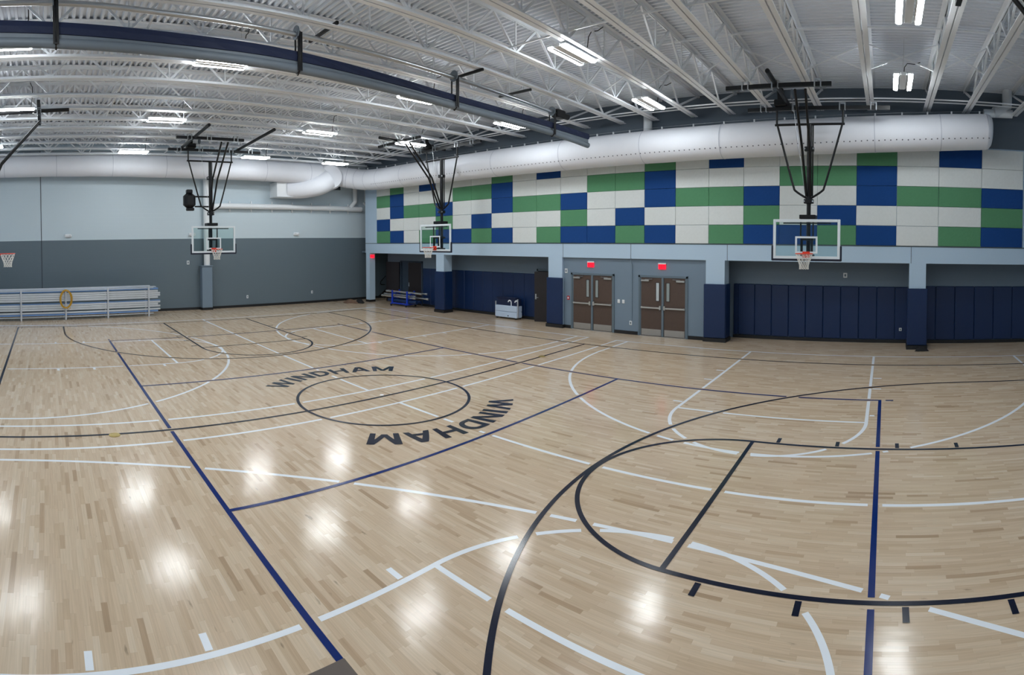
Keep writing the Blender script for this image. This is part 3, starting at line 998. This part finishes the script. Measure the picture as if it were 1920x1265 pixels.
pipe('grey-white riser pipe between the duct and the deck beyond the double light', [(1.2, 9.85, 6.3), (1.2, 9.85, ZD)], .15)

# ------------------------------------------------------------------ rolled divider curtain
ct = empty('divider_curtain', (0, 0, 6.5), 0, 'navy divider curtain rolled up under the joists across the gym', 'divider curtain')
YC = [-9.6, -7.33, -4.6, -2.0, 2.06, 6.0, 7.93]
NT = [7.22, 7.08, 6.93, 6.87, 6.69, 6.70, 6.70]
NB = [7.02, 6.88, 6.73, 6.69, 6.55, 6.54, 6.53]
TC = [6.84, 6.72, 6.60, 6.55, 6.44, 6.41, 6.34]
def sm2(Z):
    return smooth([Vector((0, y, z - 6.5)) for y, z in zip(YC, Z)], 10)
MB().tube(sm2(TC), .085, 16).build('roller_tube', MW['tube_g'], ct)
m = MB()
A, B_ = sm2(NT), sm2(NB)
for s in (-1, 1):
    pass
nA = len(A)
vs = []
for a, b_ in zip(A, B_):
    vs += [(-.035, a.y, a.z), (.035, a.y, a.z), (.07 + .012 * math.sin(a.y * 9), a.y, (a.z + b_.z) / 2), (.04, a.y, b_.z), (-.04, a.y, b_.z), (-.07, a.y, (a.z + b_.z) / 2)]
fs = [tuple(range(6)), tuple(reversed(range((nA - 1) * 6, nA * 6)))]
for i in range(nA - 1):
    for k in range(6):
        fs.append((i * 6 + k, i * 6 + (k + 1) % 6, i * 6 + 6 + (k + 1) % 6, i * 6 + 6 + k))
m.add(vs, fs)
m.build('fabric', MW['curtain'], ct)
m = MB()
C_ = sm2([b_ - .005 for b_ in NB])
D_ = sm2(TC)
vs = [(-.02, p.y, p.z) for p in C_] + [(-.02, p.y, p.z + .05) for p in D_] + [(.02, p.y, p.z) for p in C_] + [(.02, p.y, p.z + .05) for p in D_]
n_ = len(C_)
fs = []
for q in (0, 2):
    fs += [(q * n_ + i, q * n_ + i + 1, q * n_ + n_ + i + 1, q * n_ + n_ + i) for i in range(n_ - 1)]
m.add(vs, fs)
m.build('mesh_skirt', MW['tube_g'], ct)
PZ = [(-9.6, 7.42), (-6.2, 7.34), (-4.6, 7.25), (-2.6, 7.2), (.6, 7.12), (5.1, 7.02), (6.2, 7.0)]
MB().tube(smooth([Vector((.02, y, z - 6.5)) for y, z in PZ], 6), .05, 14).build('drive_pipe', MW['chrome'], ct)
for y, zt, zb in ((-6.39, 7.36, 6.58), (-1.96, 7.22, 6.44), (2.1, 7.12, 6.34), (5.98, 7.02, 6.30)):
    stp = MB()
    stp.tube([(.02, y, zt - 6.44), (.10, y, zt - 6.5), (.10, y, zb - 6.42), (.0, y, zb - 6.5), (-.10, y, zb - 6.42), (-.09, y, zt - 6.5), (.02, y, zt - 6.44)], .02, 6)
    stp.bar((.105, y, zt - 6.5), (.105, y, zb - 6.45), .01, .10)
    s_ = stp.build('lift_strap', MW['black_steel'], ct)
    MB().tube([(.02, y - .05, zt - 6.5), (.02, y - .03, zt - 6.5)], .13, 18).build('strap_pulley', MW['tube_g'], s_)
for y, z in ((-8.2, 7.36), (-1.4, 7.28), (2.5, 7.2), (4.3, 7.12)):
    b_ = MB().rbox(-.55, .55, y - .03, y + .03, z - 6.47, z - 6.41, .008).build('support_channel', MW['black_steel'], ct)
    for x in (-.3, .3):
        MB().tube([(x, y, z - 6.41), (x, y, ZJ - 6.38)], .008, 5).build('hanger_rod', MW['chrome'], b_)
mo = MB().rbox(-.12, .14, 6.1, 6.5, .38, .62, .03).build('drive_motor', MW['black_steel'], ct)
MB().tube([(.02, 6.5, .5), (.02, 6.75, .5)], .09, 16).build('gear_case', MW['black_steel'], mo)

# ------------------------------------------------------------------ basketball hoops
def make_hoop(label):
    t = empty('basketball_hoop', (0, 0, 0), 0, label, 'basketball hoop', 'ceiling-hung basketball hoops')
    ZB, ZT, HW = 2.90, 3.97, .915
    bb = MB().box(-HW + .03, HW - .03, -.008, .004, ZB + .03, ZT - .03).build('backboard_glass', MW['glass'], t)
    m = MB()
    for (a, b_, c_, d) in ((-HW, -HW + .075, ZB, ZT), (HW - .075, HW, ZB, ZT), (-HW + .075, HW - .075, ZB, ZB + .075), (-HW + .075, HW - .075, ZT - .075, ZT)):
        m.rbox(a, b_, -.018, .03, c_, d, .006)
    m.build('backboard_frame', MW['frame_w'], t)
    m = MB()
    for (a, b_, c_, d) in ((-.305, -.255, ZB + .15, ZB + .61), (.255, .305, ZB + .15, ZB + .61), (-.255, .255, ZB + .15, ZB + .20), (-.255, .255, ZB + .56, ZB + .61)):
        m.box(a, b_, -.012, -.006, c_, d)
    m.build('target_square', MW['frame_w'], t)
    m = MB()
    m.rbox(-HW - .045, -HW + .005, -.03, .045, ZB - .05, ZB + .36, .015).rbox(HW - .005, HW + .045, -.03, .045, ZB - .05, ZB + .36, .015)
    m.rbox(-HW - .045, HW + .045, -.03, .045, ZB - .055, ZB + .005, .015)
    m.build('edge_padding', MW['navy_trim'], t)
    # rim: ring, mounting plate and braces
    rc = Vector((0, -.38, 3.05))
    m = MB()
    m.tube([rc + Vector((.228 * math.cos(2 * PI * k / 28), .228 * math.sin(2 * PI * k / 28), 0)) for k in range(28)], .012, 8, closed=True)
    m.rbox(-.09, .09, -.14, -.01, 3.035, 3.058, .004)
    m.rbox(-.10, .10, -.03, -.012, 2.93, 3.10, .004)
    m.bar((-.07, -.02, 2.95), (-.10, -.20, 3.04), .015, .02).bar((.07, -.02, 2.95), (.10, -.20, 3.04), .015, .02)
    rim = m.build('rim', MW['rim'], t)
    m = MB()
    ring = [(.222, 0), (.20, -.08), (.172, -.16), (.142, -.24), (.122, -.31), (.118, -.37), (.124, -.41)]
    K = 12
    for lv in range(len(ring) - 1):
        r0, z0 = ring[lv]
        r1, z1 = ring[lv + 1]
        for k in range(K):
            o0 = (k + (.5 if lv % 2 else 0)) * 2 * PI / K
            for s in (-.5, .5):
                o1 = o0 + s * 2 * PI / K
                m.tube([rc + Vector((r0 * math.cos(o0), r0 * math.sin(o0), z0)), rc + Vector((r1 * math.cos(o1), r1 * math.sin(o1), z1))], .0065, 4, caps=False)
    m.build('net', MW['net'], rim)
    # mast
    MY = .36
    m = MB()
    m.tube([(0, MY, 3.0), (0, MY, 4.7)], .058, 14).tube([(0, MY, 4.4), (0, MY, 6.6)], .07, 14)
    m.tube([(.09, MY + .06, 4.6), (.09, MY + .06, 6.6)], .022, 8)
    mast = m.build('mast', MW['black_steel'], t)
    for z in (4.48, 5.92):
        MB().rbox(-.13, .13, MY - .085, MY + .085, z - .06, z + .06, .01).build('mast_clamp', MW['black_steel'], mast)
        for x in (-.12, .12):
            MB().box(x - .02, x + .02, MY - .095, MY - .085, z - .02, z + .02).build('clamp_bolt', MW['chrome'], mast)
    m = MB()
    m.rbox(-.22, .22, .10, .50, ZT + .015, ZT + .13, .01)
    m.rbox(-.17, -.11, .03, .10, ZB + .05, ZB + .62, .005).rbox(.11, .17, .03, .10, ZB + .05, ZB + .62, .005)
    m.rbox(-.17, .17, .03, .40, ZB + .50, ZB + .58, .005).rbox(-.17, .17, .03, .40, ZB + .05, ZB + .12, .005)
    m.rbox(-.65, .65, .035, .075, ZT - .12, ZT - .085, .005)
    m.rbox(-.19, -.15, .05, .09, ZB + .6, ZT, .004).rbox(.15, .19, .05, .09, ZB + .6, ZT, .004)
    m.build('mounting_bracket', MW['black_steel'], t)
    MB().tube([(-.97, MY, 6.60), (.97, MY, 6.60)], .034, 10).build('cross_bar', MW['black_steel'], t)
    for s in (-1, 1):
        MB().tube(smooth([Vector((s * .90, MY, 6.58)), Vector((s * .66, MY, 5.7)), Vector((s * .44, MY, 4.92)), Vector((s * .36, MY, 4.76)), Vector((s * .05, MY, 4.56))], 5), .03, 10).build('side_brace', MW['black_steel'], t)
        MB().tube([(s * .92, MY, 6.60), (s * .92, MY, 7.0)], .03, 8).build('drop_link', MW['black_steel'], t)
        MB().tube([(s * .13 + .02, -1.42, 7.05), (s * .10, -.25, 5.8), (s * .06, MY - .06, 4.62)], .034, 10).build('folding_strut', MW['black_steel'], t)
    MB().bar((-1.75, MY, 7.04), (2.2, MY, 7.04), .09, .10).build('rear_ceiling_beam', MW['black_steel'], t)
    MB().bar((-1.85, -1.42, 7.16), (.78, -1.42, 7.16), .09, .10).build('front_ceiling_beam', MW['black_steel'], t)
    MB().tube([(-.6, -2.3, 7.25), (-.6, 1.1, 7.14)], .055, 12).build('tie_pipe', MW['black_steel'], t)
    for x, yy, z in ((-1.3, MY, 7.04), (-.4, MY, 7.04), (.9, MY, 7.04), (1.75, MY, 7.04), (-1.35, -1.42, 7.16), (-.6, -1.42, 7.16), (.45, -1.42, 7.16)):
        MB().box(x - .09, x - .06, yy - .06, yy + .06, z - .06, z + .12).box(x + .06, x + .09, yy - .06, yy + .06, z - .06, z + .12).box(x - .09, x + .09, yy - .06, yy + .06, z + .12, z + .135).build('beam_clamp', MW['chrome'], t)
    w = MB().rbox(-.98, -.62, MY - .16, MY + .16, 7.10, 7.28, .02).rbox(-.9, -.74, MY - .1, MY + .1, 7.28, 7.6, .02).build('hoist_winch', MW['black_steel'], t)
    MB().tube([(-.5, MY - .12, 7.40), (-.46, MY - .12, 7.40)], .14, 18).build('cable_pulley', MW['tube_g'], w)
    MB().tube([(-.48, MY - .1, 7.35), (-.10, MY - .1, 4.7)], .006, 5).build('hoist_cable', MW['chrome'], w)
    return t
H = make_hoop('basketball hoop hung before the chequered wall at right, nearest the camera')
H.location = (XA, YB - 1.22, -.06)
def hoop(lb, loc, rz):
    o = copy_tree(H)
    o.location, o.rotation_euler = loc, (0, 0, rz)
    tag(o, lb)
    return o
hoop('basketball hoop hung before the left end of the chequered wall, above the blue pole cart', (-XA, YB - 1.22, 0), 0)
h3 = hoop('basketball hoop hung before the far grey wall, with a black rounded box on its mast', (-L2L + 1.22, 0, 0), PI / 2)
hoop('basketball hoop cut by the left edge, only rim, net and one strut in view', (-7.25, -8.17, 0), PI)
hoop('basketball hoop at the top right corner, only the end of its black frame in view', (11.61, .15, 0), -PI / 2)
for ch in list(h3.children):
    if ch.name.startswith('tie_pipe'):
        bpy.data.objects.remove(ch)
for x in (-1.15, 1.25):
    MB().tube([(x, -3.2, 7.25), (x, 1.0, 7.12)], .055, 12).build('tie_pipe', MW['black_steel'], h3)
# black rounded box on the far hoop's mast (local axes of that hoop)
m = MB()
bx = MB()
bx.rbox(-1.12, -.64, .22, .60, 4.72, 5.30, .11)
bo = bx.build('side_box', MW['black_steel'], h3)
for q in ((-1.0, -.76, 5.30, 5.45), (-1.0, -.70, 4.60, 4.72)):
    MB().rbox(q[0], q[1], .30, .52, q[2], q[3], .02).build('box_cap', MW['black_steel'], bo)
for z in (5.14, 4.74):
    MB().rbox(-.66, -.05, .36, .42, z, z + .06, .01).build('box_arm', MW['black_steel'], bo)

# ------------------------------------------------------------------ bleachers
t = empty('bleacher', (-14.55, -4.8, 0), math.radians(5.5), 'folded aluminium bleacher parked along the far grey wall', 'bleacher')
Y0, Y1 = -5.6, 3.05
ZR = [(.20, .27), (.285, .355), (.42, .50), (.515, .595), (.61, .69), (.70, .735), (.82, .90), (.915, .995), (1.01, 1.09), (1.105, 1.185)]
for i, (a, b_) in enumerate(ZR):
    blue = i in (0, 5)  # these rows take the bluer metal colour
    m = MB().rbox(-.06 - .02 * (i % 2), -.02, Y0, Y1 + (.33 if i % 3 else .22), a, b_, .008)
    tag(m.build('plank', MW['alu_blue' if blue else 'alu'], t), 'blue-edged plank' if blue else None)
m = MB().rbox(-.50, -.22, Y0, Y1 + .2, 1.30, 1.34, .008).build('top_plank', MW['alu'], t)
MB().rbox(-.26, -.22, Y0, Y1 - .1, 1.345, 1.40, .006).build('top_plank', MW['alu'], t)
tag(MB().rbox(-.30, -.08, Y0, Y1 + .25, 1.21, 1.28, .008).build('plank', MW['alu_blue'], t), 'blue-edged plank')
MB().rbox(-.02, .02, Y0, Y1, 1.275, 1.31, .006).build('rail', MW['alu'], t)
MB().rbox(-.02, .02, Y0, Y1, .12, .15, .006).build('rail', MW['alu'], t)
for y in (-2.95, -.98, .92, 2.82):
    pp = MB().rbox(-.015, .045, y - .035, y + .035, .0, 1.36, .008).build('post', MW['alu'], t)
    MB().tube([(.045, y - .02, .78), (.07, y - .02, .78)], .03, 10).build('pivot_bolt', MW['chrome'], pp)
    MB().rbox(-.49, -.016, y - .03, y + .03, .16, .21, .006).build('foot_bar', MW['alu'], t)
    MB().rbox(-.55, -.49, y - .03, y + .03, 0, 1.3, .006).build('rear_leg', MW['alu'], t)
# yellow hose coil hanging on the second post
h = empty('hose_coil', (-14.42, -5.77, .95), math.radians(5.5), 'coiled yellow air hose hanging on a bleacher post', 'hose')
m = MB()
for q in range(9):
    a, b_ = .22 + .02 * random.random() + .004 * q, .36 + .03 * random.random() + .004 * q
    dx, dz = random.uniform(-.03, .03), random.uniform(-.04, .02)
    m.tube([(.07 + .02 * (q % 3) + .008 * math.sin(3 * k), dx + a * math.cos(2 * PI * k / 26), dz + b_ * math.sin(2 * PI * k / 26)) for k in range(26)], .011, 6, closed=True)
m.build('coil', MW['hose'], h)
MB().tube([(.1, .14, -.34), (.1, .20, -.42), (.1, .10, -.48), (.1, .0, -.40)], .011, 6).build('loose_end', MW['hose'], h)

# ------------------------------------------------------------------ scorer's bench
t = empty('scorer_table', (-5.68, 10.62, 0), 0, 'pale blue padded scorer table with navy banner top against the navy pads', 'scorer table')
MB().rbox(-.60, .60, -.10, .26, .07, .305, .015).build('lower_pad', MW['pale_blue'], t)
MB().rbox(-.60, .60, -.10, .26, .315, .56, .015).build('upper_pad', MW['pale_blue'], t)
bn = MB().rbox(-.60, .58, .02, .24, .56, .86, .015).build('banner', MW['banner'], t)
MB().rbox(-.62, .46, .0, .26, .86, .90, .012).build('top_board', MW['banner'], bn)
def hook(x, w):
    m = MB()
    R, th, z0 = .085, .055, .70
    P = []
    for k in range(9):
        a = PI * .98 - PI * .98 * k / 8
        P.append((math.cos(a), math.sin(a)))
    for k in range(8):
        (c0, s0), (c1, s1) = P[k], P[k + 1]
        ri, ro = R - th / 2, R + th / 2
        m.add([(x + ri * c0, .016, z0 + ri * s0), (x + ro * c0, .016, z0 + ro * s0), (x + ro * c1, .016, z0 + ro * s1), (x + ri * c1, .016, z0 + ri * s1)], [(0, 3, 2, 1)])
    m.add([(x + R - th / 2, .016, z0), (x + R + th / 2, .016, z0), (x + R + th / 2, .016, w), (x + R - th / 2, .016, w)], [(0, 3, 2, 1)])
    return m
hk = hook(.12, .56)
hk.v += []
hk.build('lettering', MW['white_pl'], bn)
h2 = hook(.49, .66)
h2.build('lettering', MW['white_pl'], bn)
MB().rbox(.585, .625, -.06, .0, .10, .86, .006).build('corner_post', MW['alu'], t)
MB().rbox(-.64, -.605, -.06, 0, .10, .72, .006).build('corner_post', MW['alu'], t)
MB().rbox(.10, .16, -.105, -.10, .12, .17, .002).build('badge', MW['banner'], t)
for x in (-.52, .52):
    for y in (-.06, .22):
        MB().tube([(x, y - .02, .04), (x, y + .02, .04)], .04, 14).build('caster', MW['black_base'], t)

# ------------------------------------------------------------------ blue pole cart
t = empty('pole_cart', (-12.35, 10.28, 0), math.radians(4), 'royal blue wheeled cart loaded with silver volleyball poles', 'cart')
m = MB()
for (x, y) in ((-.56, -.25), (.56, -.25), (-.56, .25), (.56, .25)):
    m.rbox(x - .035, x + .035, y - .035, y + .035, .10, .80, .006)
for y in (-.25, .25):
    m.rbox(-.56, .56, y - .03, y + .03, .12, .18, .006)
for x in (-.56, .56):
    m.rbox(x - .03, x + .03, -.36, .36, .10, .16, .006).rbox(x - .03, x + .03, -.25, .25, .60, .66, .006).rbox(x - .03, x + .03, -.25, .25, .36, .41, .006)
m.build('frame', MW['blue_cart'], t)
for (x, y) in ((-.56, -.33), (.56, -.33), (-.56, .33), (.56, .33)):
    MB().tube([(x, y - .02, .05), (x, y + .02, .05)], .05, 14).build('caster', MW['black_base'], t)
PL = [(-.16, .47, -1.35, .95, 'silver pole lying at the front of the cart'), (-.04, .545, -1.30, .85, None), (-.03, .705, -1.15, 1.25, None), (.13, .705, -1.2, 1.5, None), (.10, .47, -.9, 1.6, 'silver pole reaching out at the right of the cart')]
for i, (y, z, a, b_, lb) in enumerate(PL):
    o = empty('volleyball_pole', (-12.35, 10.28 + y, z), math.radians(4), lb or ['silver volleyball pole in the cart, second from the front', 'silver volleyball pole on the cart top rack, front one', 'silver volleyball pole on the cart top rack, rear one'][i - 1], 'volleyball pole', 'poles on the blue cart')
    MB().tube([(a, 0, 0), (b_, 0, 0)], .042, 12).build('shaft', MW['silver'], o)
    for u in ((b_ - .02, b_ + .14), (a - .14, a + .02)):
        MB().tube([(u[0], 0, 0), (u[1], 0, 0)], .055, 12).build('end_collar', MW['silver'], o)
for y, lb in ((-.13, 'navy pole pad lying low in the blue cart, front one'), (.12, 'navy pole pad lying low in the blue cart, rear one')):
    m = MB().tube([(-.95, 0, 0), (1.15, 0, 0)], .085, 14)
    o = m.build('pole_pad', MW['navy_pad'], None, (-12.35, 10.28 + y, .27))
    o.rotation_euler = (0, 0, math.radians(4))
    tag(o, lb, 'pole pad', 'pads in the blue cart')

# ------------------------------------------------------------------ things lying on the floor
def heap(m, cx, cy, rx, ry, h, seed, n=22, mrow=7):
    rnd = random.Random(seed)
    ph = [rnd.uniform(0, 6) for _ in range(6)]
    vs, fs = [], []
    for i in range(mrow):
        f = i / (mrow - 1)
        for k in range(n):
            a = 2 * PI * k / n
            w = 1 + .16 * math.sin(3 * a + ph[0]) + .10 * math.sin(5 * a + ph[1])
            r = (1 - f) ** .6 * w
            z = h * f * (1 + .35 * math.sin(2 * a + ph[2]) * (1 - f) + .2 * math.sin(7 * a + ph[3]) * (1 - f))
            vs.append((cx + rx * r * math.cos(a), cy + ry * r * math.sin(a), max(0, z)))
    for i in range(mrow - 1):
        for k in range(n):
            fs.append((i * n + k, i * n + (k + 1) % n, (i + 1) * n + (k + 1) % n, (i + 1) * n + k))
    fs.append(tuple(reversed(range(n))))
    m.add(vs, fs, True)
    return m
t = empty('jacket', (-15.15, 9.15, .001), math.radians(25), 'crumpled brown and black jacket lying on the floor by the far corner', 'jacket')
heap(MB(), -.2, -.1, .46, .26, .20, 3).build('body_cloth', MW['brown'], t)
heap(MB(), .28, .06, .30, .22, .24, 5).build('sleeve_cloth', MW['black_cl'], t)
t = empty('bag', (10.22, 9.78, .001), 0, 'small black bag at the foot of the right padded column', 'bag')
heap(MB(), 0, 0, .20, .11, .13, 9).build('bag_body', MW['black_cl'], t)
MB().tube([(-.14, -.06, .05), (-.22, -.10, .012), (-.10, -.14, .012), (.02, -.11, .03)], .010, 6).build('strap', MW['black_cl'], t)

m = MB().rbox(5.60, 7.4, -5.9, -4.47, .003, .022, .006)
tag(m.build('floor_mat', MW['mat_br']), 'taupe rubber mat corner at the bottom edge of the view', 'floor mat')

# ------------------------------------------------------------------ camera
CX, CY, CZ = 9.096, -6.623, 3.247
UY, F, VH, TP, TR = 1662.26, 1003.6, 475.95, .0169, .0138
cam = bpy.data.cameras.new('camera')
co = bpy.data.objects.new('camera', cam)
COL.objects.link(co)
S.camera = co
cam.type = 'PANO'
cam.panorama_type = 'CENTRAL_CYLINDRICAL'
cam.central_cylindrical_radius = 1.0
cam.central_cylindrical_range_u_min = -960 / F
cam.central_cylindrical_range_u_max = 960 / F
cam.central_cylindrical_range_v_min = (VH - 1265) / F
cam.central_cylindrical_range_v_max = VH / F
R = Matrix.Rotation(TP, 3, 'X') @ Matrix.Rotation(TR, 3, 'Y')
M = R.transposed() @ Matrix.Rotation(-(960 - UY) / F, 3, 'Z') @ Matrix.Rotation(PI / 2, 3, 'X')
co.matrix_world = Matrix.Translation((CX, CY, CZ)) @ M.to_4x4()
cam.clip_start = .05
cam.clip_end = 200

# ------------------------------------------------------------------ world and view
w = bpy.data.worlds.new('world')
S.world = w
w.use_nodes = True
w.node_tree.nodes['Background'].inputs[0].default_value = (.6, .7, .8, 1)
w.node_tree.nodes['Background'].inputs[1].default_value = .05
S.view_settings.view_transform = 'Standard'
S.view_settings.look = 'None'
S.view_settings.gamma = 1
S.view_settings.exposure = 0.36
S.view_settings.use_curve_mapping = False
S.cycles.use_denoising = True
S.cycles.max_bounces = 6
S.cycles.diffuse_bounces = 4
S.cycles.glossy_bounces = 3
S.cycles.transparent_max_bounces = 12
S.cycles.sample_clamp_indirect = 8
S.cycles.caustics_reflective = False
S.cycles.caustics_refractive = False
